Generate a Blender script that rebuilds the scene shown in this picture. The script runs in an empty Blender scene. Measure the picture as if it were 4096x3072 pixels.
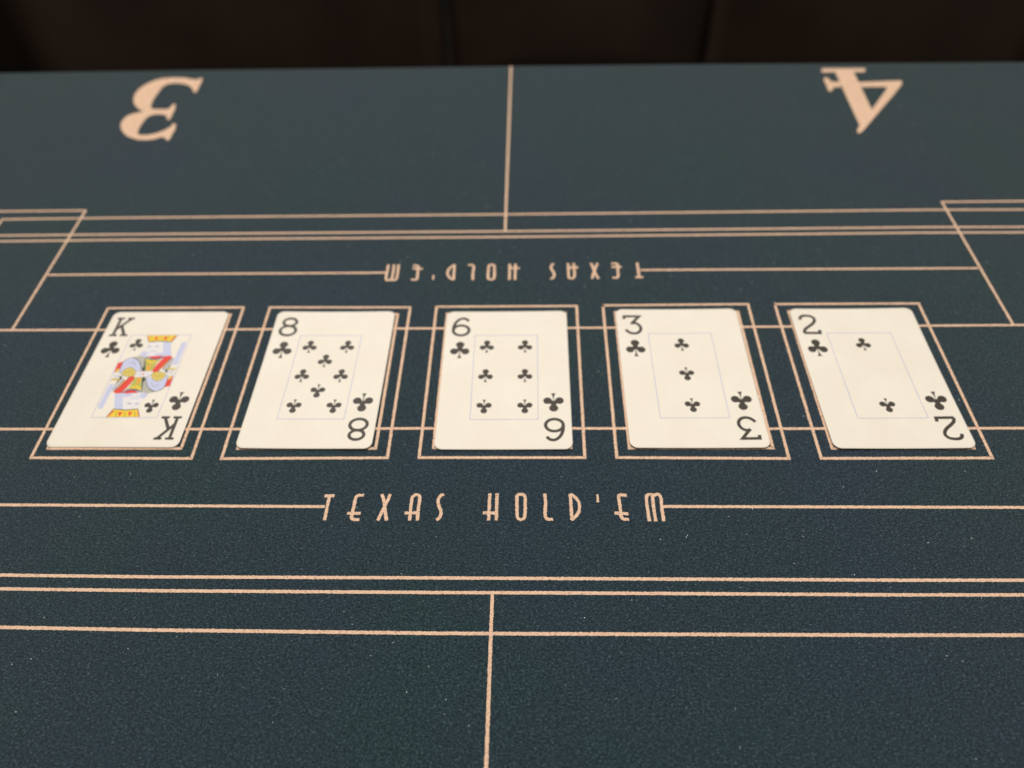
import bpy, bmesh, math, random
from mathutils import Vector, Matrix
from mathutils.geometry import tessellate_polygon
random.seed(7)
scene = bpy.context.scene
col = scene.collection

# ------------------------------------------------------------------ camera
MM = 0.001
CAM = Vector((14.21, -226.51, 271.92)) * MM          # metres; z = 0 is the felt
PITCH, YAW, ROLL = math.radians(50.88), math.radians(-2.68), math.radians(-2.24)
FPX = 2858.06                                        # focal length in photo pixels
PW, PH = 4096, 3072
fwd = Vector((math.sin(YAW)*math.cos(PITCH), math.cos(YAW)*math.cos(PITCH), -math.sin(PITCH)))
rgt0 = Vector((math.cos(YAW), -math.sin(YAW), 0))
up0 = rgt0.cross(fwd)
RGT = math.cos(ROLL)*rgt0 + math.sin(ROLL)*up0
UPV = -math.sin(ROLL)*rgt0 + math.cos(ROLL)*up0
cd = bpy.data.cameras.new('camera')
cam = bpy.data.objects.new('camera', cd)
col.objects.link(cam)
m = Matrix.Identity(4)
for i in range(3):
    m[i][0], m[i][1], m[i][2], m[i][3] = RGT[i], UPV[i], -fwd[i], CAM[i]
cam.matrix_world = m
cd.sensor_width = 36.0
cd.lens = 36.0*FPX/PW
cd.clip_start, cd.clip_end = 0.01, 50
cd.dof.use_dof = True
cd.dof.focus_distance = 0.287
cd.dof.aperture_fstop = 5.2
cd.dof.aperture_blades = 0
scene.camera = cam

# ------------------------------------------------------------------ light
scene.view_settings.view_transform = 'Standard'
scene.view_settings.look = 'None'
scene.view_settings.exposure = 0.0
scene.view_settings.gamma = 1.0
w = bpy.data.worlds.new('World'); scene.world = w; w.use_nodes = True
w.node_tree.nodes['Background'].inputs[0].default_value = (1.0, 0.93, 0.86, 1)
w.node_tree.nodes['Background'].inputs[1].default_value = 0.035
def area(name, loc, target, sx, sy, power, colr):
    l = bpy.data.lights.new(name, 'AREA'); l.shape = 'RECTANGLE'; l.size = sx; l.size_y = sy
    l.energy = power; l.color = colr
    o = bpy.data.objects.new(name, l); col.objects.link(o); o.location = loc
    o.rotation_euler = (Vector(target)-Vector(loc)).to_track_quat('-Z', 'Y').to_euler()
    return o
area('unseen_lamp', (0.04, 0.10, 1.25), (0.04, 0.02, 0), 1.05, 0.6, 16.9, (1.0, 0.95, 0.91))
area('unseen_lamp', (-0.75, 1.35, 1.15), (0, 0.15, 0), 0.6, 0.4, 9.0, (1.0, 0.95, 0.90))  # added back light, lightens the far felt and its rolled edge; no real fixture

# ------------------------------------------------------------------ helpers
def back(px, py, z=0.0):
    """photo pixel -> point on the horizontal plane z (metres)"""
    d = RGT*((px-PW/2)/FPX) - UPV*((py-PH/2)/FPX) + fwd
    return CAM + d*((z-CAM.z)/d.z)
def backY(px, py, Y):
    d = RGT*((px-PW/2)/FPX) - UPV*((py-PH/2)/FPX) + fwd
    return CAM + d*((Y-CAM.y)/d.y)
def link(name, me, mat=None, parent=None, smooth=False):
    o = bpy.data.objects.new(name, me); col.objects.link(o)
    if mat is not None and not me.materials: me.materials.append(mat)
    if parent is not None: o.parent = parent
    if smooth:
        for p in me.polygons: p.use_smooth = True
    return o
def mesh(name, vs, fs, mat=None, parent=None, smooth=False):
    me = bpy.data.meshes.new(name); me.from_pydata(vs, [], fs); me.update()
    return link(name, me, mat, parent, smooth)
def tag(o, label, cat, group=None):
    o['label'] = label; o['category'] = cat
    if group: o['group'] = group
def empty(name, loc, rz=0):
    o = bpy.data.objects.new(name, None); col.objects.link(o); o.location = loc
    o.rotation_euler = (0, 0, rz); o.empty_display_size = 0.05
    return o
def catmull(pts, n=6, closed=False):
    P = [Vector(p) for p in pts]; out = []
    N = len(P)
    for i in range(N if closed else N-1):
        if closed: a, b, c, d = P[i-1], P[i], P[(i+1) % N], P[(i+2) % N]
        else: a, b, c, d = P[max(i-1, 0)], P[i], P[i+1], P[min(i+2, N-1)]
        for k in range(n):
            t = k/n
            out.append(0.5*((2*b)+(c-a)*t+(2*a-5*b+4*c-d)*t*t+(3*b-a-3*c+d)*t**3))
    if not closed: out.append(P[-1])
    return out
def resample(pts, step):
    out = [Vector(pts[0])]
    for a, b in zip(pts, pts[1:]):
        a, b = Vector(a), Vector(b); n = max(1, int((b-a).length/step))
        out += [a+(b-a)*((k+1)/n) for k in range(n)]
    return out
def ribbon(bm, pts, width, zf, closed=False, jit=0.0, dz=0.0):
    """flat ribbon along 2-D pts (mm) with mitred joints; zf(x,y)->mm; jit ragged edge"""
    P = [Vector(p[:2]) for p in pts]
    if closed and (P[0]-P[-1]).length < 1e-6: P.pop()
    N = len(P); L = []; R = []
    for i in range(N):
        if closed: a, b = P[i]-P[i-1], P[(i+1) % N]-P[i]
        else:
            a = P[i]-P[i-1] if i else P[1]-P[0]
            b = P[i+1]-P[i] if i < N-1 else P[-1]-P[-2]
        a = a.normalized(); b = b.normalized()
        t = (a+b)
        t = t.normalized() if t.length > 1e-6 else b
        nrm = Vector((-t.y, t.x)); k = max(0.45, nrm.dot(Vector((-b.y, b.x))))
        h = width/2/k
        l = P[i]+nrm*(h+random.gauss(0, jit)); r = P[i]-nrm*(h+random.gauss(0, jit))
        L.append(bm.verts.new((l.x*MM, l.y*MM, (zf(l.x, l.y)+dz)*MM)))
        R.append(bm.verts.new((r.x*MM, r.y*MM, (zf(r.x, r.y)+dz)*MM)))
    for i in range(N if closed else N-1):
        j = (i+1) % N
        bm.faces.new((R[i], R[j], L[j], L[i]))
def poly(bm, pts, zf, dz=0.0, mi=0):
    """filled polygon (mm); any orientation, may be concave"""
    ar = sum(a[0]*b[1]-b[0]*a[1] for a, b in zip(pts, list(pts[1:])+[pts[0]]))
    if ar < 0: pts = list(reversed(pts))
    vv = [bm.verts.new((p[0]*MM, p[1]*MM, (zf(p[0], p[1])+dz)*MM)) for p in pts]
    for t in tessellate_polygon([[Vector((p[0], p[1], 0)) for p in pts]]):
        a, b, c = (pts[i] for i in t)
        if (b[0]-a[0])*(c[1]-a[1])-(b[1]-a[1])*(c[0]-a[0]) < 0: t = t[::-1]
        bm.faces.new([vv[i] for i in t]).material_index = mi
def finish(name, bm, mat, parent, mats=None):
    big = [f for f in bm.faces if len(f.verts) > 4]
    if big: bmesh.ops.triangulate(bm, faces=big, ngon_method='EAR_CLIP')
    me = bpy.data.meshes.new(name); bm.to_mesh(me); bm.free()
    if mats:
        for q in mats: me.materials.append(q)
    return link(name, me, mat, parent)
def box_mesh(name, x0, x1, y0, y1, z0, z1, bev, mat, parent, seg=3):
    bm = bmesh.new(); bmesh.ops.create_cube(bm, size=1)
    for v in bm.verts:
        v.co = Vector(((x0+x1)/2+v.co.x*(x1-x0), (y0+y1)/2+v.co.y*(y1-y0), (z0+z1)/2+v.co.z*(z1-z0)))
    if bev: bmesh.ops.bevel(bm, geom=bm.edges[:], offset=bev, segments=seg, profile=0.5, affect='EDGES')
    me = bpy.data.meshes.new(name); bm.to_mesh(me); bm.free()
    return link(name, me, mat, parent, smooth=bool(bev))

# ------------------------------------------------------------------ materials
def newmat(name):
    mt = bpy.data.materials.new(name); mt.use_nodes = True
    nt = mt.node_tree
    return mt, nt, nt.nodes['Principled BSDF']
def N(nt, t, **kw):
    n = nt.nodes.new(t)
    for k, v in kw.items():
        if hasattr(n, k): setattr(n, k, v)
        else: n.inputs[k].default_value = v
    return n
def ramp(nt, stops):
    r = nt.nodes.new('ShaderNodeValToRGB')
    e = r.color_ramp.elements
    e[0].position, e[0].color = stops[0][0], (*stops[0][1], 1)
    e[1].position, e[1].color = stops[-1][0], (*stops[-1][1], 1)
    for p, c in stops[1:-1]:
        q = e.new(p); q.color = (*c, 1)
    return r
def nap_nodes(nt):
    """shared relief of the felt nap: short clumped fibres, world-scaled"""
    L = nt.links.new
    tc = N(nt, 'ShaderNodeTexCoord')
    mp = N(nt, 'ShaderNodeMapping'); mp.inputs['Scale'].default_value = (0.8, 1.15, 1.0)
    L(tc.outputs['Object'], mp.inputs['Vector'])
    n1 = N(nt, 'ShaderNodeTexNoise', Scale=1250.0, Detail=3.0, Roughness=0.6, Distortion=0.6)
    n2 = N(nt, 'ShaderNodeTexNoise', Scale=2800.0, Detail=2.0, Roughness=0.6, Distortion=0.3)
    L(mp.outputs[0], n1.inputs['Vector']); L(mp.outputs[0], n2.inputs['Vector'])
    mx = N(nt, 'ShaderNodeMath', operation='MULTIPLY_ADD'); mx.inputs[1].default_value = 0.45
    L(n2.outputs['Fac'], mx.inputs[0])
    sc = N(nt, 'ShaderNodeMath', operation='MULTIPLY'); sc.inputs[1].default_value = 0.55
    L(n1.outputs['Fac'], sc.inputs[0]); L(sc.outputs[0], mx.inputs[2])
    return tc, mx
def felt_mat():
    mt, nt, b = newmat('felt'); L = nt.links.new
    tc, nap = nap_nodes(nt)
    r = ramp(nt, [(0.33, (0.0035, 0.0085, 0.012)), (0.47, (0.0150, 0.0300, 0.0395)),
                  (0.57, (0.034, 0.059, 0.073)), (0.67, (0.12, 0.165, 0.185))])
    L(nap.outputs[0], r.inputs[0])
    # faint uneven dye and wear over the cloth
    lo = N(nt, 'ShaderNodeTexNoise', Scale=9.0, Detail=3.0, Roughness=0.55)
    L(tc.outputs['Object'], lo.inputs['Vector'])
    tint = ramp(nt, [(0.36, (0.93, 1.05, 0.95)), (0.5, (1.0, 1.0, 1.0)), (0.64, (0.98, 0.98, 1.07))])
    L(lo.outputs['Fac'], tint.inputs[0])
    mul = N(nt, 'ShaderNodeMix', data_type='RGBA', blend_type='MULTIPLY'); mul.inputs[0].default_value = 1.0
    L(r.outputs[0], mul.inputs[6]); L(tint.outputs[0], mul.inputs[7])
    L(mul.outputs[2], b.inputs['Base Color'])
    b.inputs['Roughness'].default_value = 0.95
    b.inputs['Specular IOR Level'].default_value = 0.15
    b.inputs['Sheen Weight'].default_value = 0.34
    b.inputs['Sheen Roughness'].default_value = 0.45
    b.inputs['Sheen Tint'].default_value = (0.98, 0.97, 0.82, 1)
    bp = N(nt, 'ShaderNodeBump', Strength=0.9, Distance=0.0007)
    L(nap.outputs[0], bp.inputs['Height']); L(bp.outputs[0], b.inputs['Normal'])
    return mt
def felt_print_mat():
    mt, nt, b = newmat('felt_print'); L = nt.links.new
    tc, nap = nap_nodes(nt)
    r = ramp(nt, [(0.34, (0.12, 0.09, 0.07)), (0.42, (0.68, 0.45, 0.30)), (0.54, (0.82, 0.56, 0.385)), (0.66, (0.90, 0.72, 0.55))])
    L(nap.outputs[0], r.inputs[0])
    L(r.outputs[0], b.inputs['Base Color'])
    b.inputs['Roughness'].default_value = 0.95
    b.inputs['Specular IOR Level'].default_value = 0.1
    bp = N(nt, 'ShaderNodeBump', Strength=0.55, Distance=0.0005)
    L(nap.outputs[0], bp.inputs['Height']); L(bp.outputs[0], b.inputs['Normal'])
    return mt
def card_mat():
    mt, nt, b = newmat('card_stock'); L = nt.links.new
    tc = N(nt, 'ShaderNodeTexCoord')
    n = N(nt, 'ShaderNodeTexNoise', Scale=35.0, Detail=5.0, Roughness=0.6)
    L(tc.outputs['Object'], n.inputs['Vector'])
    r = ramp(nt, [(0.35, (0.83, 0.765, 0.64)), (0.65, (0.865, 0.81, 0.69))])
    L(n.outputs['Fac'], r.inputs[0]); L(r.outputs[0], b.inputs['Base Color'])
    b.inputs['Roughness'].default_value = 0.55
    b.inputs['Specular IOR Level'].default_value = 0.25
    v = N(nt, 'ShaderNodeTexVoronoi', Scale=1700.0)
    L(tc.outputs['Object'], v.inputs['Vector'])
    bp = N(nt, 'ShaderNodeBump', Strength=0.12, Distance=0.0001)
    L(v.outputs['Distance'], bp.inputs['Height']); L(bp.outputs[0], b.inputs['Normal'])
    return mt
def ink(name, c, rough=0.5, var=0.12):
    mt, nt, b = newmat(name); L = nt.links.new
    tc = N(nt, 'ShaderNodeTexCoord')
    n = N(nt, 'ShaderNodeTexNoise', Scale=900.0, Detail=2.0)
    L(tc.outputs['Object'], n.inputs['Vector'])
    r = ramp(nt, [(0.3, tuple(x*(1-var) for x in c)), (0.7, tuple(min(1, x*(1+var)) for x in c))])
    L(n.outputs['Fac'], r.inputs[0]); L(r.outputs[0], b.inputs['Base Color'])
    b.inputs['Roughness'].default_value = rough
    b.inputs['Specular IOR Level'].default_value = 0.3
    return mt
def leather():
    mt, nt, b = newmat('brown_leather'); L = nt.links.new
    tc = N(nt, 'ShaderNodeTexCoord')
    n = N(nt, 'ShaderNodeTexNoise', Scale=6.0, Detail=4.0)
    L(tc.outputs['Object'], n.inputs['Vector'])
    r = ramp(nt, [(0.3, (0.018, 0.010, 0.006)), (0.7, (0.034, 0.0195, 0.0115))])
    L(n.outputs['Fac'], r.inputs[0]); L(r.outputs[0], b.inputs['Base Color'])
    b.inputs['Roughness'].default_value = 0.5
    v = N(nt, 'ShaderNodeTexVoronoi', Scale=260.0); L(tc.outputs['Object'], v.inputs['Vector'])
    bp = N(nt, 'ShaderNodeBump', Strength=0.2, Distance=0.001)
    L(v.outputs['Distance'], bp.inputs['Height']); L(bp.outputs[0], b.inputs['Normal'])
    return mt
def wood(name, c0, c1):
    mt, nt, b = newmat(name); L = nt.links.new
    tc = N(nt, 'ShaderNodeTexCoord')
    mp = N(nt, 'ShaderNodeMapping'); mp.inputs['Scale'].default_value = (4, 30, 4)
    L(tc.outputs['Object'], mp.inputs[0])
    n = N(nt, 'ShaderNodeTexNoise', Scale=2.0, Detail=5.0, Distortion=1.0); L(mp.outputs[0], n.inputs['Vector'])
    r = ramp(nt, [(0.3, c0), (0.7, c1)])
    L(n.outputs['Fac'], r.inputs[0]); L(r.outputs[0], b.inputs['Base Color'])
    b.inputs['Roughness'].default_value = 0.5
    return mt
FELT, PRINT, CARD = felt_mat(), felt_print_mat(), card_mat()
BLACK = ink('black_ink', (0.062, 0.052, 0.040))
FRAMEBLUE = ink('pale_blue_line', (0.32, 0.37, 0.66))
LEATHER = leather()
WOOD = wood('dark_wood', (0.012, 0.007, 0.004), (0.03, 0.018, 0.01))
FLOORM = wood('dark_floor', (0.010, 0.008, 0.006), (0.02, 0.016, 0.012))

# ------------------------------------------------------------------ floor
FZ = -0.75
fl = mesh('floor', [(-3, -2.2, FZ), (3, -2.2, FZ), (3, 3, FZ), (-3, 3, FZ)], [(0, 1, 2, 3)], FLOORM)
fl['kind'] = 'structure'

# ------------------------------------------------------------------ poker table
table = empty('poker_table', (0, 0, FZ))
tag(table, 'poker table covered in dark blue green felt printed with salmon lines', 'table')
T0 = Vector((0, 0, -FZ))          # children are written in felt coordinates, lifted by T0
def edge_y(x):                    # measured far edge, mm
    E = [(-800, 312), (-404, 310.4), (-264, 310.3), (-126, 309.1), (-3, 308.6), (142, 307.0), (272, 304.3), (381, 302.2), (800, 294)]
    for (a, ya), (b, yb) in zip(E, E[1:]):
        if x <= b: return ya+(yb-ya)*(x-a)/(b-a)
    return E[-1][1]
RO = 14.0                          # radius of the rolled felt edge, mm
def yc(x): return edge_y(x)-0.23*RO
def outline(off):
    """table outline (mm), counter-clockwise, grown by off"""
    X, NY, rc = 700.0, -306.0, 60.0
    pts = []
    for k in range(9):
        a = -math.pi/2+math.pi/2*k/8
        pts.append((X-rc+(rc+off)*math.cos(a), NY+rc+(rc+off)*math.sin(a)))
    for k in range(9):
        a = math.pi/2*k/8
        pts.append((X-rc+(rc+off)*math.cos(a), yc(X-rc)-rc+(rc+off)*math.sin(a)))
    for k in range(1, 40):
        x = (X-rc)-(2*(X-rc))*k/40
        pts.append((x, yc(x)+off))
    for k in range(9):
        a = math.pi/2+math.pi/2*k/8
        pts.append((-X+rc+(rc+off)*math.cos(a), yc(-X+rc)-rc+(rc+off)*math.sin(a)))
    for k in range(9):
        a = math.pi+math.pi/2*k/8
        pts.append((-X+rc+(rc+off)*math.cos(a), NY+rc+(rc+off)*math.sin(a)))
    return pts
rings = [(0.0, 0.0)]+[(RO*math.sin(a), -RO+RO*math.cos(a)) for a in [math.radians(10*k) for k in range(1, 10)]]+[(RO, -22.0), (RO-3, -24.0)]
vs, fs = [], []
base = [outline(o) for o, z in rings]
n = len(base[0])
for (o, z), ring in zip(rings, base): vs += [(x*MM, y*MM, z*MM) for x, y in ring]
for k in range(len(rings)-1):
    for i in range(n):
        j = (i+1) % n
        fs.append((k*n+i, (k+1)*n+i, (k+1)*n+j, k*n+j))
fs.append(tuple(range(n)))
felt = mesh('felt', vs, fs, FELT, table)
felt.location = T0
for p in felt.data.polygons:
    if len(p.vertices) == 4: p.use_smooth = True
felt['label'] = 'dark blue green felt cloth with salmon printed layout'
ring = outline(RO-4.0)
vs = [(x*MM, y*MM, -0.0241) for x, y in ring]+[(x*MM, y*MM, -0.045) for x, y in ring]
fs = [(i, i+n, (i+1) % n+n, (i+1) % n) for i in range(n)]+[tuple(range(n)), tuple(range(2*n-1, n-1, -1))]
tt = mesh('tabletop_board', vs, fs, WOOD, table); tt.location = T0
for sx in (-1, 1):
    for sy in (-1, 1):
        lg = box_mesh('leg', sx*0.6-0.03, sx*0.6+0.03, sy*0.24-0.03, sy*0.24+0.03, 0.0, 0.705, 0.004, WOOD, table)

PZ = 0.06                         # print stands this far above the felt, mm
def zfelt(x, y):
    d = y-yc(x)
    if d <= 0: return PZ
    d = min(d, RO*0.995)
    return PZ-RO+math.sqrt(RO*RO-d*d)
lay = [0]
def printed(name, strokes, width=1.36, jit=0.065, polys=()):
    bm = bmesh.new()
    for k, s in enumerate(strokes):
        pts, wd, closed = s if isinstance(s, tuple) else (s, width, False)
        if closed: pts = list(pts)+[pts[0]]
        ribbon(bm, resample(pts, 0.45), wd, zfelt, closed=closed, jit=jit, dz=0.012*k+0.0014*lay[0])
    for k, p in enumerate(polys):
        poly(bm, p, zfelt, dz=0.012*k+0.0014*lay[0])
    lay[0] += 1
    return finish(name, bm, PRINT, felt)
def extend(pts, x0, x1):
    a, b = pts[0], pts[-1]
    return [(x0, a[1])]+list(pts)+[(x1, b[1])]
XL = 640
LINES = {
 'E': [(-271, 32.5), (-202.9, 32.2), (-42.5, 32.2), (62.2, 32.0), (216, 32.3), (266.2, 32.45)],
 'H': [(-240, -32.45), (-136, -32.6), (-41.2, -32.3), (45.3, -32.4), (123.5, -32.65), (238.5, -32.5)],
 'C': [(-306, 106.1), (-229.9, 106.45), (-2, 106.0), (241.5, 106.5), (297.5, 106.0)],
 'B': [(-308.8, 111.55), (-231.8, 111.6), (-2.2, 111.2), (243.2, 111.45), (299.6, 110.9)],
 'F1': [(-204.8, -105.95), (-142.1, -106.4), (-24.5, -106.2), (15.8, -106.2), (159, -106.15), (207.2, -105.9)],
 'F2': [(-202, -111.85), (-140.1, -112.25), (-24, -112.35), (15.7, -112.2), (157.1, -112.2), (204.6, -111.9)],
 'F3': [(-194.5, -127.5), (-134.7, -128.15), (-22.7, -128.6), (15.6, -128.5), (152, -128.0), (197.9, -127.65)]}
for k, pts in LINES.items():
    printed('printed_line', [extend(pts, -XL, XL)])
# line A stops at a corner on the left and turns towards the middle
printed('printed_line', [[(-314.7, 60.0), (-314.7, 127.2), (-237.6, 127.6), (-2.5, 127.25), (248.8, 127.6), (306.5, 127.0), (XL, 127.0)]])
# seat divider lines
printed('printed_line', [[(-2.1, 308.5+4.2), (-2.1, 301), (-2.1, 111.0)]])
printed('printed_line', [[(-2.15, -113.0), (-2.2, -174.6), (-2.2, -299)]])
# corner frames
printed('printed_line', [[(-XL, 135.2), (-265.3, 135.2), (-264.5, 33.0)]])
printed('printed_line', [[(XL, 135.0), (261.3, 135.1), (260.8, 33.0)]])

# lettering, traced as centre lines
def trA(pts): return [tuple((back(1240+x*.27125, 1940+y*.27125)/MM)[:2]) for x, y in pts]
def trB(pts): return [tuple((back(1900+x*.36166, 1940+y*.36166)/MM)[:2]) for x, y in pts]
def sm(pts, closed=False): return [tuple(p) for p in catmull([Vector((a, b)) for a, b in pts], 5, closed)]
LET = [
 [trA([(215, 160), (362, 160)]), trA([(287, 165), (215, 522)])],
 [sm(trA([(795, 152), (720, 153), (678, 185), (652, 300), (620, 440), (612, 480), (640, 508), (728, 508)])), trA([(548, 420), (748, 418)])],
 [sm(trA([(1062, 135), (1095, 260), (1108, 400), (1130, 525)])), sm(trA([(1183, 135), (1130, 260), (1060, 400), (998, 525)]))],
 [sm(trA([(1468, 525), (1490, 300), (1510, 190), (1555, 147), (1600, 150), (1620, 190), (1602, 330), (1580, 525)])), trA([(1395, 415), (1590, 412)])],
 [sm(trA([(1975, 137), (1920, 165), (1890, 230), (1895, 300), (1925, 370), (1930, 430), (1905, 490), (1862, 518)]))],
 [trB([(165, 93), (150, 392)]), trB([(245, 93), (235, 392)]), trB([(88, 308), (240, 312)])],
 [(sm(trB([(508, 103), (540, 112), (555, 150), (552, 330), (540, 370), (505, 382), (478, 370), (465, 330), (463, 150), (475, 112)]), True), 1.38, True)],
 [sm(trB([(772, 96), (780, 200), (775, 320), (785, 365), (815, 380), (862, 378)]))],
 [trB([(1053, 98), (1072, 388)]), sm(trB([(1053, 103), (1110, 140), (1150, 200), (1155, 260), (1130, 330), (1066, 388)]))],
 [(trB([(1352, 106), (1360, 192)]), 0.95, False)],
 [sm(trB([(1678, 115), (1604, 112), (1590, 135), (1605, 250), (1615, 340), (1640, 375), (1702, 383)])), trB([(1543, 312), (1698, 320)])],
 [sm(trB([(1930, 402), (1905, 250), (1895, 150), (1905, 112), (1940, 105), (1962, 122), (1975, 250), (2000, 402)])), sm(trB([(1966, 122), (2000, 105), (2035, 110), (2055, 150), (2070, 280), (2087, 402)]))],
]
def asstroke(s, f=lambda p: p):
    if isinstance(s, tuple): return ([f(p) for p in s[0]], s[1], s[2])
    return ([f(p) for p in s], 1.38, False)
turn = lambda p: (-p[0]*0.98-0.4, -p[1]+1.9)
for L_ in LET:
    printed('printed_letter', [asstroke(s) for s in L_], jit=0.08)
for L_ in LET:
    printed('printed_letter', [asstroke(s, turn) for s in L_], jit=0.05)
printed('printed_line', [[(-XL, -73.4), (-220.4, -73.35), (-81.6, -73.85), (-76.2, -73.85)]])
printed('printed_line', [[(69.6, -73.45), (74.8, -73.43), (221, -73.5), (XL, -73.5)]])
printed('printed_line', [[(-263.6, 75.8), (-218.8, 75.9), (-77.8, 75.6), (-68.6, 75.7)]])
printed('printed_line', [[(74.2, 76.2), (86.8, 76.25), (231, 75.8), (259.9, 75.75)]])

# big seat numbers, traced outlines
def inset(p, d):
    ar = sum(a[0]*b[1]-b[0]*a[1] for a, b in zip(p, p[1:]+p[:1]))
    if ar < 0: p = p[::-1]
    out = []
    for i in range(len(p)):
        a, b, c = Vector(p[i-1]), Vector(p[i]), Vector(p[(i+1) % len(p)])
        t = ((b-a).normalized()+(c-b).normalized())
        t = t.normalized() if t.length > 1e-5 else (c-b).normalized()
        out.append((b.x-t.y*d, b.y+t.x*d))
    return out
def tr3(pts): return [tuple((back(400+x*.226, 270+y*.226)/MM)[:2]) for x, y in pts]
def tr4(pts): return [tuple((back(3200+x*.226, 230+y*.226)/MM)[:2]) for x, y in pts]
three = [(1790,175),(1832,205),(1765,345),(1710,445),(1645,445),(1620,370),(1540,312),(1400,287),(1290,285),(1185,305),(1110,355),(1010,490),(940,600),(912,690),(930,733),(1190,735),(1250,700),(1290,640),(1348,650),(1340,740),(1280,860),(1240,930),(1175,925),(1170,865),(1120,842),(1000,835),(900,855),(840,890),(750,1000),(692,1110),(682,1165),(712,1190),(850,1190),(1000,1160),(1150,1100),(1240,1050),(1290,985),(1358,1000),(1345,1090),(1280,1210),(1220,1298),(1170,1298),(1140,1245),(1080,1242),(960,1278),(800,1295),(650,1285),(480,1230),(390,1150),(347,1050),(370,960),(450,870),(560,820),(760,776),(680,745),(610,680),(577,590),(600,480),(680,380),(800,300),(950,230),(1100,192),(1300,176),(1500,178),(1640,205),(1725,215)]
printed('seat_number', [], polys=[inset(tr3(three), .55)])
printed('seat_number', [], polys=[
 inset(tr4([(585,192),(925,192),(1285,930),(1270,1000),(1045,1190),(870,830)]), .5),
 inset(tr4([(375,195),(1160,190),(1160,262),(375,268)]), .5),
 inset(tr4([(1020,438),(1700,408),(1780,405),(1820,440),(1815,475),(1690,640),(1230,1180),(1120,1310),(1060,1350),(1010,1338),(992,1290),(1025,1230),(1050,1150),(1250,930),(1520,560),(1515,525),(1060,530)]), .5),
 inset(tr4([(720,425),(600,432),(530,405),(485,352),(425,355),(405,400),(450,480),(490,590),(540,612),(580,585),(605,530),(730,532)]), .5)])

# card boxes: outer and inner outline of every place
BOX = [[(432.8,1233.3),(975,1230),(766,1834.5),(123.8,1831.6)],
 [(1080.3,1230),(1641,1230),(1549.5,1831.6),(886,1835)],
 [(1746.2,1227.5),(2306.5,1224.3),(2339.2,1830.8),(1676.6,1830.8)],
 [(2411.7,1222.2),(2991.7,1216.9),(3155.7,1834.6),(2467,1830.5)],
 [(3098.8,1217),(3673.8,1214.4),(3968.6,1832.4),(3285,1834.2)]]
for b in BOX:
    q = [back(*p)/MM for p in b]; q = [(v.x, v.y) for v in q]
    printed('card_box_outline', [(q, 1.36, True)])
    cx = sum(v[0] for v in q)/4; cy = sum(v[1] for v in q)/4
    hx = ((q[1][0]-q[0][0])+(q[2][0]-q[3][0]))/4-6.15; hy = (q[0][1]-q[3][1]+q[1][1]-q[2][1])/4-5.35
    printed('card_box_outline', [([(cx-hx, cy+hy), (cx+hx, cy+hy), (cx+hx, cy-hy), (cx-hx, cy-hy)], 1.36, True)])

# ------------------------------------------------------------------ playing cards
CW, CH, CR, CT = 63.4, 88.2, 3.6, 0.29
def ell(cx, cy, rx, ry, n=28): return [(cx+rx*math.cos(2*math.pi*k/n), cy+ry*math.sin(2*math.pi*k/n)) for k in range(n)]
def club(cx, cy, h, flip):
    s = h/11.2*(-1 if flip else 1)
    lobes = [(0, 3.5, 2.2, 2.12), (-2.85, -1.0, 2.12, 2.06), (2.85, -1.0, 2.12, 2.06), (0, 0.45, 1.55, 1.5)]
    ox, oy = 0.0, 0.45; pts = []
    for k in range(108):
        a = 2*math.pi*k/108; dx, dy = math.cos(a), math.sin(a); best = 0
        for x, y, rx, ry in lobes:
            px, py = (ox-x)/rx, (oy-y)/ry; qx, qy = dx/rx, dy/ry
            A = qx*qx+qy*qy; B = px*qx+py*qy; C = px*px+py*py-1; D = B*B-A*C
            if D > 0: best = max(best, (-B+math.sqrt(D))/A)
        pts.append((cx+s*(ox+best*dx), cy+s*(oy+best*dy)))
    stem = [(-0.12, -1.0), (0.12, -1.0), (0.22, -2.6), (0.5, -4.2), (1.15, -5.6), (-1.15, -5.6), (-0.5, -4.2), (-0.22, -2.6)]
    return pts, [(cx+s*x, cy+s*y) for x, y in stem]
def arc(cx, cy, rx, ry, a0, a1, n=26):
    return [(cx+rx*math.cos(math.radians(a0+(a1-a0)*k/n)), cy+ry*math.sin(math.radians(a0+(a1-a0)*k/n))) for k in range(n+1)]
GLY = {   # centre lines in a 1 x 1 box: (points, closed)
 '8': [(arc(.5, .30, .43, .245, 0, 360)[:-1], True), (arc(.5, .745, .36, .20, 0, 360)[:-1], True)],
 '6': [(arc(.5, .315, .43, .26, 0, 360)[:-1], True), (sm([(.07, .33), (.085, .5), (.15, .67), (.27, .82), (.45, .925), (.63, .94), (.78, .89), (.88, .80)]), False)],
 '3': [([(.07, .80), (.09, .945), (.90, .945), (.50, .60), (.42, .545)], False), (sm([(.42, .575), (.60, .60), (.80, .53), (.92, .37), (.88, .20), (.72, .085), (.5, .055), (.28, .11), (.10, .25)]), False)],
 '2': [(sm([(.09, .74), (.12, .85), (.27, .935), (.5, .95), (.73, .91), (.85, .80), (.82, .66), (.65, .51), (.38, .36), (.17, .22), (.09, .06)]), False), ([(.07, .055), (.93, .055), (.95, .22)], False)],
 'K': [([(.22, .05), (.22, .95)], False), ([(.0, .045), (.44, .045)], False), ([(.0, .955), (.44, .955)], False),
       ([(.22, .34), (.86, .955)], False), ([(.62, .955), (1.02, .955)], False), ([(.46, .56), (.86, .045)], False), ([(.62, .045), (1.06, .045)], False)]}
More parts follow.
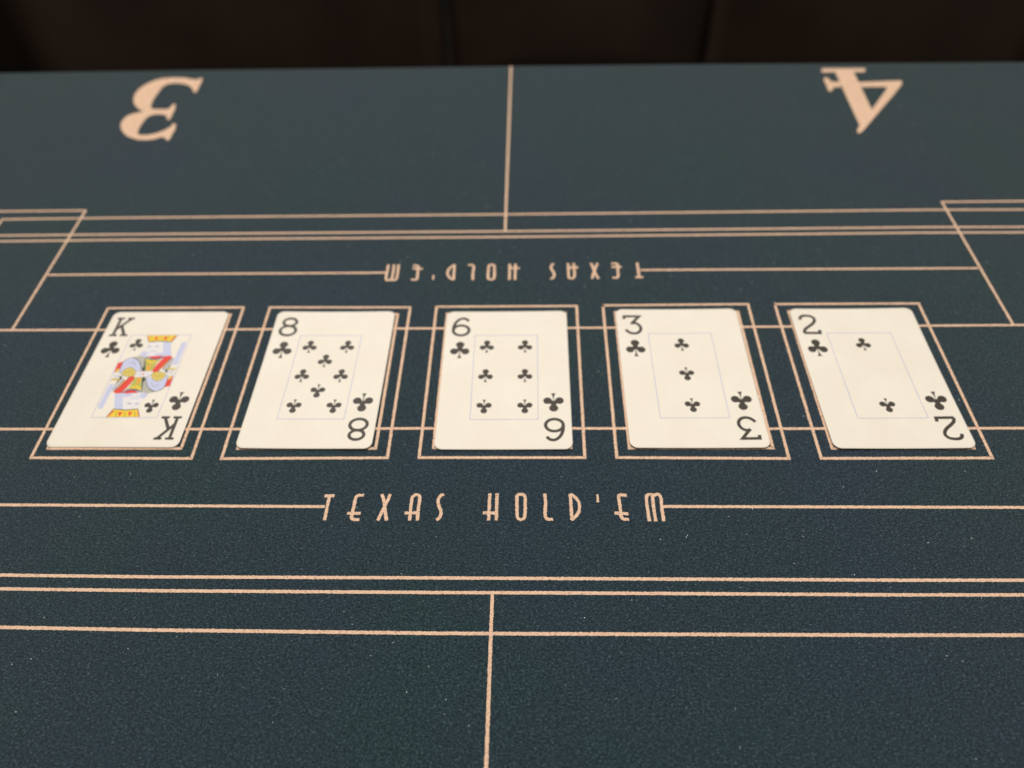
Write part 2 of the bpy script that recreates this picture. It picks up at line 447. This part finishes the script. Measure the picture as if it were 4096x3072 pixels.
def glyph(bm, ch, cx, cy, w_, h_, flip, zf, width):
    s = -1 if flip else 1
    for k, (pts, closed) in enumerate(GLY[ch]):
        q = [(cx+s*(x-.5)*w_, cy+s*(y-.5)*h_) for x, y in pts]
        if closed: q = q+[q[0]]
        ribbon(bm, q, width*(0.85 if ch == 'K' and len(pts) == 2 and abs(pts[0][1]-pts[1][1]) < .01 else 1), zf, closed=closed, dz=0.024+0.004*k)
COURT = None
def court_parts():
    """one half of the court picture, traced in photo pixels of the king and taken to card millimetres"""
    return [
     ('yellow', [(75,1550),(205,1405),(420,1425),(640,1405),(665,1545)]),
     ('red', [(285,1458),(372,1458),(300,1542)]), ('red', [(465,1458),(543,1458),(476,1542)]),
     ('red', [(196,1425),(218,1440),(130,1525),(92,1542)]), ('red', [(625,1440),(645,1425),(665,1540),(650,1545)]),
     ('dark', [(205,1398),(420,1418),(640,1400),(640,1410),(420,1430),(205,1410)]),
     ('lilac', [(232,1170),(370,1180),(372,1300),(365,1412),(215,1400)]),
     ('pale', [(375,1180),(640,1170),(745,1225),(690,1290),(640,1395),(420,1415),(366,1410)]),
     ('lilac', [(215,1140),(520,1120),(820,1130),(790,1180),(730,1225),(640,1190),(520,1180),(380,1195),(300,1180),(222,1180)]),
     ('pale', [(520,1135),(660,1130),(700,1165),(610,1180),(540,1175)]),
     ('lilac', [(450,1300),(520,1300),(520,1322),(450,1322)]), ('lilac', [(590,1303),(655,1303),(655,1325),(590,1325)]),
     ('lilac', [(500,1215),(640,1205),(640,1222),(500,1232)]),
     ('grey', [(738,862),(780,890),(785,980),(840,1060),(915,1105),(810,1135),(712,1110)]),
     ('dark', [(708,850),(760,850),(770,900),(735,930),(722,1000),(706,1105),(694,1100),(705,960)]),
     ('olive', [(430,1062),(500,1000),(555,900),(580,850),(712,850),(702,960),(698,1075),(600,1062),(520,1048)]),
     ('yellow', [(480,1045),(560,985),(640,985),(690,1030),(690,1065),(600,1050),(540,1040)]),
     ('orange', [(632,850),(690,850),(668,960),(604,965)]),
     ('red', [(470,848),(572,822),(578,868),(505,960),(410,1058),(335,1122),(255,1132),(200,1100),(330,1000),(420,910)]),
     ('red', [(375,1122),(450,1085),(540,1072),(600,1092),(652,1122),(560,1122),(430,1132)]),
     ('navy', [(335,1118),(440,1068),(530,1052),(610,1062),(708,1098),(695,1112),(610,1088),(530,1072),(440,1088),(360,1122)]),
     ('orange', [(400,890),(425,905),(330,1002),(235,1080),(215,1085),(320,985)]),
     ('steel', [(382,850),(402,885),(325,975),(245,1050),(178,1085),(190,1050),(300,955)]),
     ('dark', [(318,820),(360,830),(350,870),(290,930),(215,1005),(270,925),(300,880)]),
     ('dark', [(772,850),(800,860),(800,990),(860,1060),(950,1092),(925,1108),(840,1062),(786,985)]),
     ('lilac', [(780,852),(880,850),(1130,800),(1165,800),(1150,900),(1098,1028),(1010,1080),(935,1098),(850,1052),(796,985)]),
     ('gold', [(875,800),(950,752),(1050,760),(1132,802),(1100,852),(1050,892),(980,915),(900,880)]),
     ('red', [(1262,825),(1205,1000),(1098,1026),(1150,905),(1185,865)]),
     ('gold', [(1180,835),(1240,828),(1215,880),(1165,890)]),
     ('pale', [(1160,716),(1280,716),(1265,812),(1150,826)]),
     ('gold', [(1150,688),(1312,690),(1292,716),(1158,716)]),
     ('pale', [(592,782),(690,742),(737,742),(737,838),(600,836)]),
     ('lilac', [(640,790),(700,780),(700,806),(640,815)]),
    ]
def H3(src, dst):
    """plane homography from four point pairs (Gaussian elimination)"""
    A = []
    for (x, y), (u, v) in zip(src, dst):
        A.append([x, y, 1, 0, 0, 0, -u*x, -u*y, u]); A.append([0, 0, 0, x, y, 1, -v*x, -v*y, v])
    for i in range(8):
        p = max(range(i, 8), key=lambda r: abs(A[r][i])); A[i], A[p] = A[p], A[i]
        A[i] = [a/A[i][i] for a in A[i]]
        for r in range(8):
            if r != i: A[r] = [a-A[r][i]*b for a, b in zip(A[r], A[i])]
    h = [A[i][8] for i in range(8)]
    return lambda x, y: ((h[0]*x+h[1]*y+h[2])/(h[6]*x+h[7]*y+1), (h[3]*x+h[4]*y+h[5])/(h[6]*x+h[7]*y+1))
INKS = {k: ink('ink_'+k, c, 0.5, 0.05) for k, c in {
 'yellow': (0.84, 0.60, 0.05), 'red': (0.78, 0.07, 0.045), 'dark': (0.05, 0.06, 0.055), 'lilac': (0.58, 0.60, 0.77),
 'pale': (0.80, 0.77, 0.74), 'grey': (0.48, 0.46, 0.38), 'olive': (0.46, 0.48, 0.10), 'orange': (0.82, 0.36, 0.06),
 'navy': (0.06, 0.08, 0.22), 'steel': (0.42, 0.44, 0.52), 'gold': (0.72, 0.56, 0.12)}.items()}
IK = list(INKS)
PIPS = {'K': [], '8': [(-9.75, 19.3, 0), (9.75, 19.3, 0), (0, 9.8, 0), (-9.75, .0, 0), (9.75, .0, 0), (0, -9.8, 1), (-9.75, -19.3, 1), (9.75, -19.3, 1)],
 '6': [(-9.75, 19.3, 0), (9.75, 19.3, 0), (-9.75, 0, 0), (9.75, 0, 0), (-9.75, -19.3, 1), (9.75, -19.3, 1)],
 '3': [(0, 19.4, 0), (0, 0, 1), (0, -19.4, 1)], '2': [(0, 19.4, 0), (0, -19.4, 1)]}
KCORN = [(457,1245),(919.6,1245),(709.8,1791),(172,1787)]
def card(rank, x, y, rot, a, b, sag, lift, label):
    """a: bow along the length, b: bow across (mm at the edge); sag tilts one way"""
    root = empty('playing_card', (x*MM, y*MM, 0.0), math.radians(rot))
    tag(root, label, 'playing card', 'five community cards in a row')
    zb = lambda u, v: lift+a*(v/44)**2+b*(u/31.5)**2+sag*(u/31.5)
    zt = lambda u, v: zb(u, v)+CT
    # body: rounded rectangle on a grid of rings so that it can bow
    def rr(inset):
        pts = []; hx, hy = CW/2-inset, CH/2-inset; r = CR
        r = max(0.4, CR-inset)
        for qx, qy, a0 in ((1, -1, -90), (1, 1, 0), (-1, 1, 90), (-1, -1, 180)):
            for k in range(9):
                t = math.radians(a0+90*k/8)
                pts.append((qx*(hx-r)+r*math.cos(t), qy*(hy-r)+r*math.sin(t)))
            nx, ny = {(1, -1): (hx, hy-r), (1, 1): (-(hx-r), hy), (-1, 1): (-hx, -(hy-r)), (-1, -1): (hx-r, -hy)}[(qx, qy)]
            lx, ly = pts[-1]
            for k in range(1, 8):
                pts.append((lx+(nx-lx)*k/8, ly+(ny-ly)*k/8))
        return pts
    def scaled(f): return [(px*f, py*f) for px, py in rr(0.12)]
    rings = [(rr(0.0), lambda u, v: zb(u, v)+CT*0.35), (rr(0.0), lambda u, v: zb(u, v)+CT*0.75), (rr(0.12), zt)]
    top = rings+[(scaled(f), zt) for f in [.97-.05*q for q in range(19)]+[.02]]
    bot = [(rr(0.0), lambda u, v: zb(u, v)+CT*0.35), (rr(0.12), zb)]+[(scaled(f), zb) for f in [.97-.05*q for q in range(19)]+[.02]]
    vs, fs = [], []
    nn = len(top[0][0])
    for rg, zf in top: vs += [(u*MM, v*MM, zf(u, v)*MM) for u, v in rg]
    for k in range(len(top)-1):
        for i in range(nn):
            j = (i+1) % nn; fs.append((k*nn+i, k*nn+j, (k+1)*nn+j, (k+1)*nn+i))
    fs.append(tuple((len(top)-1)*nn+i for i in range(nn)))
    o0 = len(vs)
    for rg, zf in bot[1:]: vs += [(u*MM, v*MM, zf(u, v)*MM) for u, v in rg]
    for i in range(nn):
        j = (i+1) % nn; fs.append((j, i, o0+i, o0+j))
    for k in range(len(bot)-2):
        for i in range(nn):
            j = (i+1) % nn; fs.append((o0+k*nn+j, o0+k*nn+i, o0+(k+1)*nn+i, o0+(k+1)*nn+j))
    fs.append(tuple(reversed([o0+(len(bot)-2)*nn+i for i in range(nn)])))
    mesh('card_stock', vs, fs, CARD, root, smooth=True)
    # frame line
    bm = bmesh.new()
    fr = resample([(-16.1, 27), (16.1, 27), (16.1, -27), (-16.1, -27), (-16.1, 27)], 2.5)
    ribbon(bm, fr, 0.24, zt, closed=True, dz=0.022)
    finish('frame_line', bm, FRAMEBLUE, root)
    for flip in (0, 1):
        s = -1 if flip else 1
        bm = bmesh.new(); glyph(bm, rank, -23.6*s, 33.0*s, 9.6 if rank != 'K' else 9.4, 13.5, flip, zt, 1.58)
        finish('rank_numeral', bm, BLACK, root)
        bm = bmesh.new()
        for q in club(-23.5*s, 17.0*s, 11.1, flip): poly(bm, q, zt, dz=0.024)
        finish('corner_club', bm, BLACK, root)
    for px, py, f in PIPS[rank]:
        bm = bmesh.new()
        for q in club(px, py, 8.25, f): poly(bm, q, zt, dz=0.024)
        finish('club_pip', bm, BLACK, root)
    if rank == 'K':
        hm = H3(KCORN, [(-CW/2, CH/2), (CW/2, CH/2), (CW/2, -CH/2), (-CW/2, -CH/2)])
        c0 = hm(400+737*.229, 1320+793*.229)
        hc = lambda x_, y_: (hm(x_, y_)[0]-c0[0], hm(x_, y_)[1]-c0[1])
        bm = bmesh.new(); lay_ = 0
        parts = court_parts()
        for cname, pts in parts:
            q = [hc(400+px*.229, 1320+py*.229) for px, py in pts]
            q = [(min(max(u, -16.0), 16.0), min(max(v, -26.9), 26.9)) for u, v in q]
            for s in (1, -1):
                poly(bm, [(u*s, v*s) for u, v in q], zt, dz=0.026+0.004*lay_, mi=IK.index(cname))
            lay_ += 1
        sword = [hc(100+px*.4098, 1180+py*.4098) for px, py in [(808,880),(860,880),(745,1110),(700,1132),(692,1108)]]
        for s in (1, -1):
            poly(bm, [(u*s, v*s) for u, v in sword], zt, dz=0.026, mi=IK.index('lilac'))
        poly(bm, ell(-.2, 0, .55, .55, 12), zt, dz=0.026+0.004*lay_, mi=IK.index('red'))
        # fine drawing lines
        for wd_, pts in [(.22, [(778,850),(785,930),(805,1000),(855,1058),(935,1100)]), (.2, [(935,1100),(1010,1082),(1098,1028),(1150,905),(1165,815)]),
                         (.2, [(200,1100),(330,1000),(420,910),(472,848)]), (.2, [(212,1405),(420,1424),(640,1406)]), (.18, [(75,1550),(205,1405)]), (.18, [(640,1405),(665,1545)]),
                         (.16, [(255,1455),(250,1540)]), (.16, [(415,1455),(395,1545)]), (.16, [(580,1455),(590,1545)]),
                         (.18, [(875,800),(950,752),(1050,760),(1132,802),(1100,852),(1050,892),(980,915),(900,880),(875,800)]),
                         (.16, [(990,790),(1000,850),(960,870)]), (.16, [(930,800),(950,860)]), (.16, [(1050,790),(1060,850)]),
                         (.16, [(880,950),(900,1000),(960,1010),(1000,970)]), (.16, [(560,985),(600,1040)]), (.16, [(640,985),(650,1045)]),
                         (.16, [(600,782),(690,742),(760,742)]), (.16, [(1160,716),(1280,716)]), (.16, [(1155,740),(1270,745)]), (.16, [(1155,770),(1268,775)]),
                         (.14, [(450,1312),(520,1312)]), (.14, [(590,1314),(655,1314)])]:
            q = [hc(400+px*.229, 1320+py*.229) for px, py in pts]
            q = [(min(max(u, -16.0), 16.0), v) for u, v in q]
            q = [tuple(p) for p in catmull([Vector(p) for p in q], 4)] if len(q) > 2 else q
            n0 = len(bm.faces)
            for s in (1, -1):
                ribbon(bm, [(u*s, v*s) for u, v in q], wd_, zt, dz=0.03+0.004*(lay_+1))
            bm.faces.ensure_lookup_table()
            for fi in range(n0, len(bm.faces)): bm.faces[fi].material_index = IK.index('dark')
        finish('court_picture', bm, None, root, [INKS[k] for k in IK])
        for f in (0, 1):
            s = -1 if f else 1
            bm = bmesh.new()
            for q in club(-10.9*s, 20.2*s, 7.9, f): poly(bm, q, zt, dz=0.024)
            finish('club_pip', bm, BLACK, root)
    return root
BOXN = 'lying in its printed box'
card('K', -181.65, 0.84, -0.50, 0.0, 0.0, 0.20, 0.34, 'king of clubs playing card with coloured court picture, face up on felt')
card('8', -91.27, -0.25, -0.43, 0.60, 0.40, 0.08, 0.15, 'eight of clubs playing card lying face up on felt')
card('6', 0.43, -0.55, 0.14, 0.40, 0.25, 0.0, 0.13, 'six of clubs playing card lying face up on felt')
card('3', 89.76, 0.11, 0.15, 0.60, 0.35, -0.06, 0.15, 'three of clubs playing card lying face up on felt')
card('2', 180.76, -0.20, 0.31, 0.60, 0.40, -0.10, 0.16, 'two of clubs playing card lying face up on felt')

# ------------------------------------------------------------------ chairs behind the far edge
def chair(label, xc, ybk, wd, rz=0.0):
    """dark leather dining chair facing the table; ybk = front face of its backrest"""
    r = empty('chair', (xc, ybk, FZ), rz)
    tag(r, label, 'chair', 'dark chairs behind the table')
    h = wd/2
    box_mesh('seat', -h, h, -0.44, 0.04, 0.36, 0.47, 0.035, LEATHER, r, 4)
    # curved upholstered backrest: wraps forward a little at both sides
    bm = bmesh.new(); rows = []
    prof = [(0.0, 0.44), (0.0, 0.50), (0.012, 0.60), (0.03, 0.75), (0.05, 0.90), (0.065, 0.955), (0.09, 0.97), (0.12, 0.955), (0.128, 0.90), (0.105, 0.70), (0.09, 0.44)]
    nx = 16
    for j in range(nx+1):
        t = -1+2*j/nx
        taper = 0.035*abs(t)**6
        row = []
        for (yy, zz) in prof:
            y_ = yy*(1-0.35*abs(t)**5)-0.075*abs(t)**2.6
            row.append(bm.verts.new((t*h*(1.0+0.05*(zz-0.44)), y_+taper*0.3, zz-0.03*abs(t)**4*(zz > .9))))
        rows.append(row)
    for j in range(nx):
        for k in range(len(prof)):
            k2 = (k+1) % len(prof)
            bm.faces.new((rows[j][k], rows[j+1][k], rows[j+1][k2], rows[j][k2]))
    bm.faces.new(list(reversed(rows[0]))); bm.faces.new(rows[-1])
    bmesh.ops.recalc_face_normals(bm, faces=bm.faces[:])
    me = bpy.data.meshes.new('backrest'); bm.to_mesh(me); bm.free()
    link('backrest', me, LEATHER, r, smooth=True)
    for sx in (-1, 1):
        for y0 in (-0.40, 0.0):
            box_mesh('leg', sx*(h-0.05)-0.018, sx*(h-0.05)+0.018, y0-0.018, y0+0.018, 0.0, 0.37, 0.004, WOOD, r, 2)
    return r
def xat(view_x, Y): return backY(view_x*4096/2212, 120, Y).x
YA, YB = 0.76, 0.85
def spans(v0, v1, Y): 
    a, b = xat(v0, Y), xat(v1, Y); return (a+b)/2, (b-a)
c, wd = spans(110, 955, YA); chair('dark brown leather chair beyond the table edge behind the printed three', c, YA, wd, 0.04)
c, wd = spans(1520, 2188, YA); chair('dark brown leather chair beyond the table edge behind the printed four', c, YA, wd, -0.03)
c, wd = spans(985, 1545, YB); chair('dark brown leather chair set back between two nearer chairs', c, YB, wd, 0.0)
c, wd = spans(-620, 100, YB); chair('dark brown leather chair set back next to chair behind the printed three', c, YB, wd, 0.03)

# ------------------------------------------------------------------ lint and dust on the cloth
bm = bmesh.new()
for k in range(420):
    x = random.uniform(-330, 330); y = random.uniform(-250, 250)
    a = random.uniform(0, math.pi); l = random.choice([0.3, 0.35, 0.4, 0.5, 0.8])*random.uniform(.6, 1.2); t = random.uniform(.14, .28)
    if l > .6: t = 0.09
    dx, dy = math.cos(a)*l/2, math.sin(a)*l/2; nx_, ny_ = -math.sin(a)*t/2, math.cos(a)*t/2
    z = 0.10
    if any(abs(x-c_) < 33 for c_ in (-181.6, -91.3, .4, 89.8, 180.8)) and abs(y) < 46: continue
    pts = [(x-dx-nx_, y-dy-ny_, z), (x+dx-nx_, y+dy-ny_, z+.08), (x+dx+nx_, y+dy+ny_, z+.08), (x-dx+nx_, y-dy+ny_, z)]
    f = [bm.verts.new((p[0]*MM, p[1]*MM, p[2]*MM)) for p in pts]
    g = [bm.verts.new((p[0]*MM, p[1]*MM, (p[2]-.09)*MM)) for p in pts]
    bm.faces.new(f)
    for i in range(4): bm.faces.new((f[i], g[i], g[(i+1) % 4], f[(i+1) % 4]))
lint = finish('lint', bm, ink('lint', (0.7, 0.72, 0.72), 0.9), None)
lint['kind'] = 'stuff'
tag(lint, 'tiny pale specks of lint scattered over the felt', 'lint')

scene.render.resolution_x, scene.render.resolution_y = 1024, 768
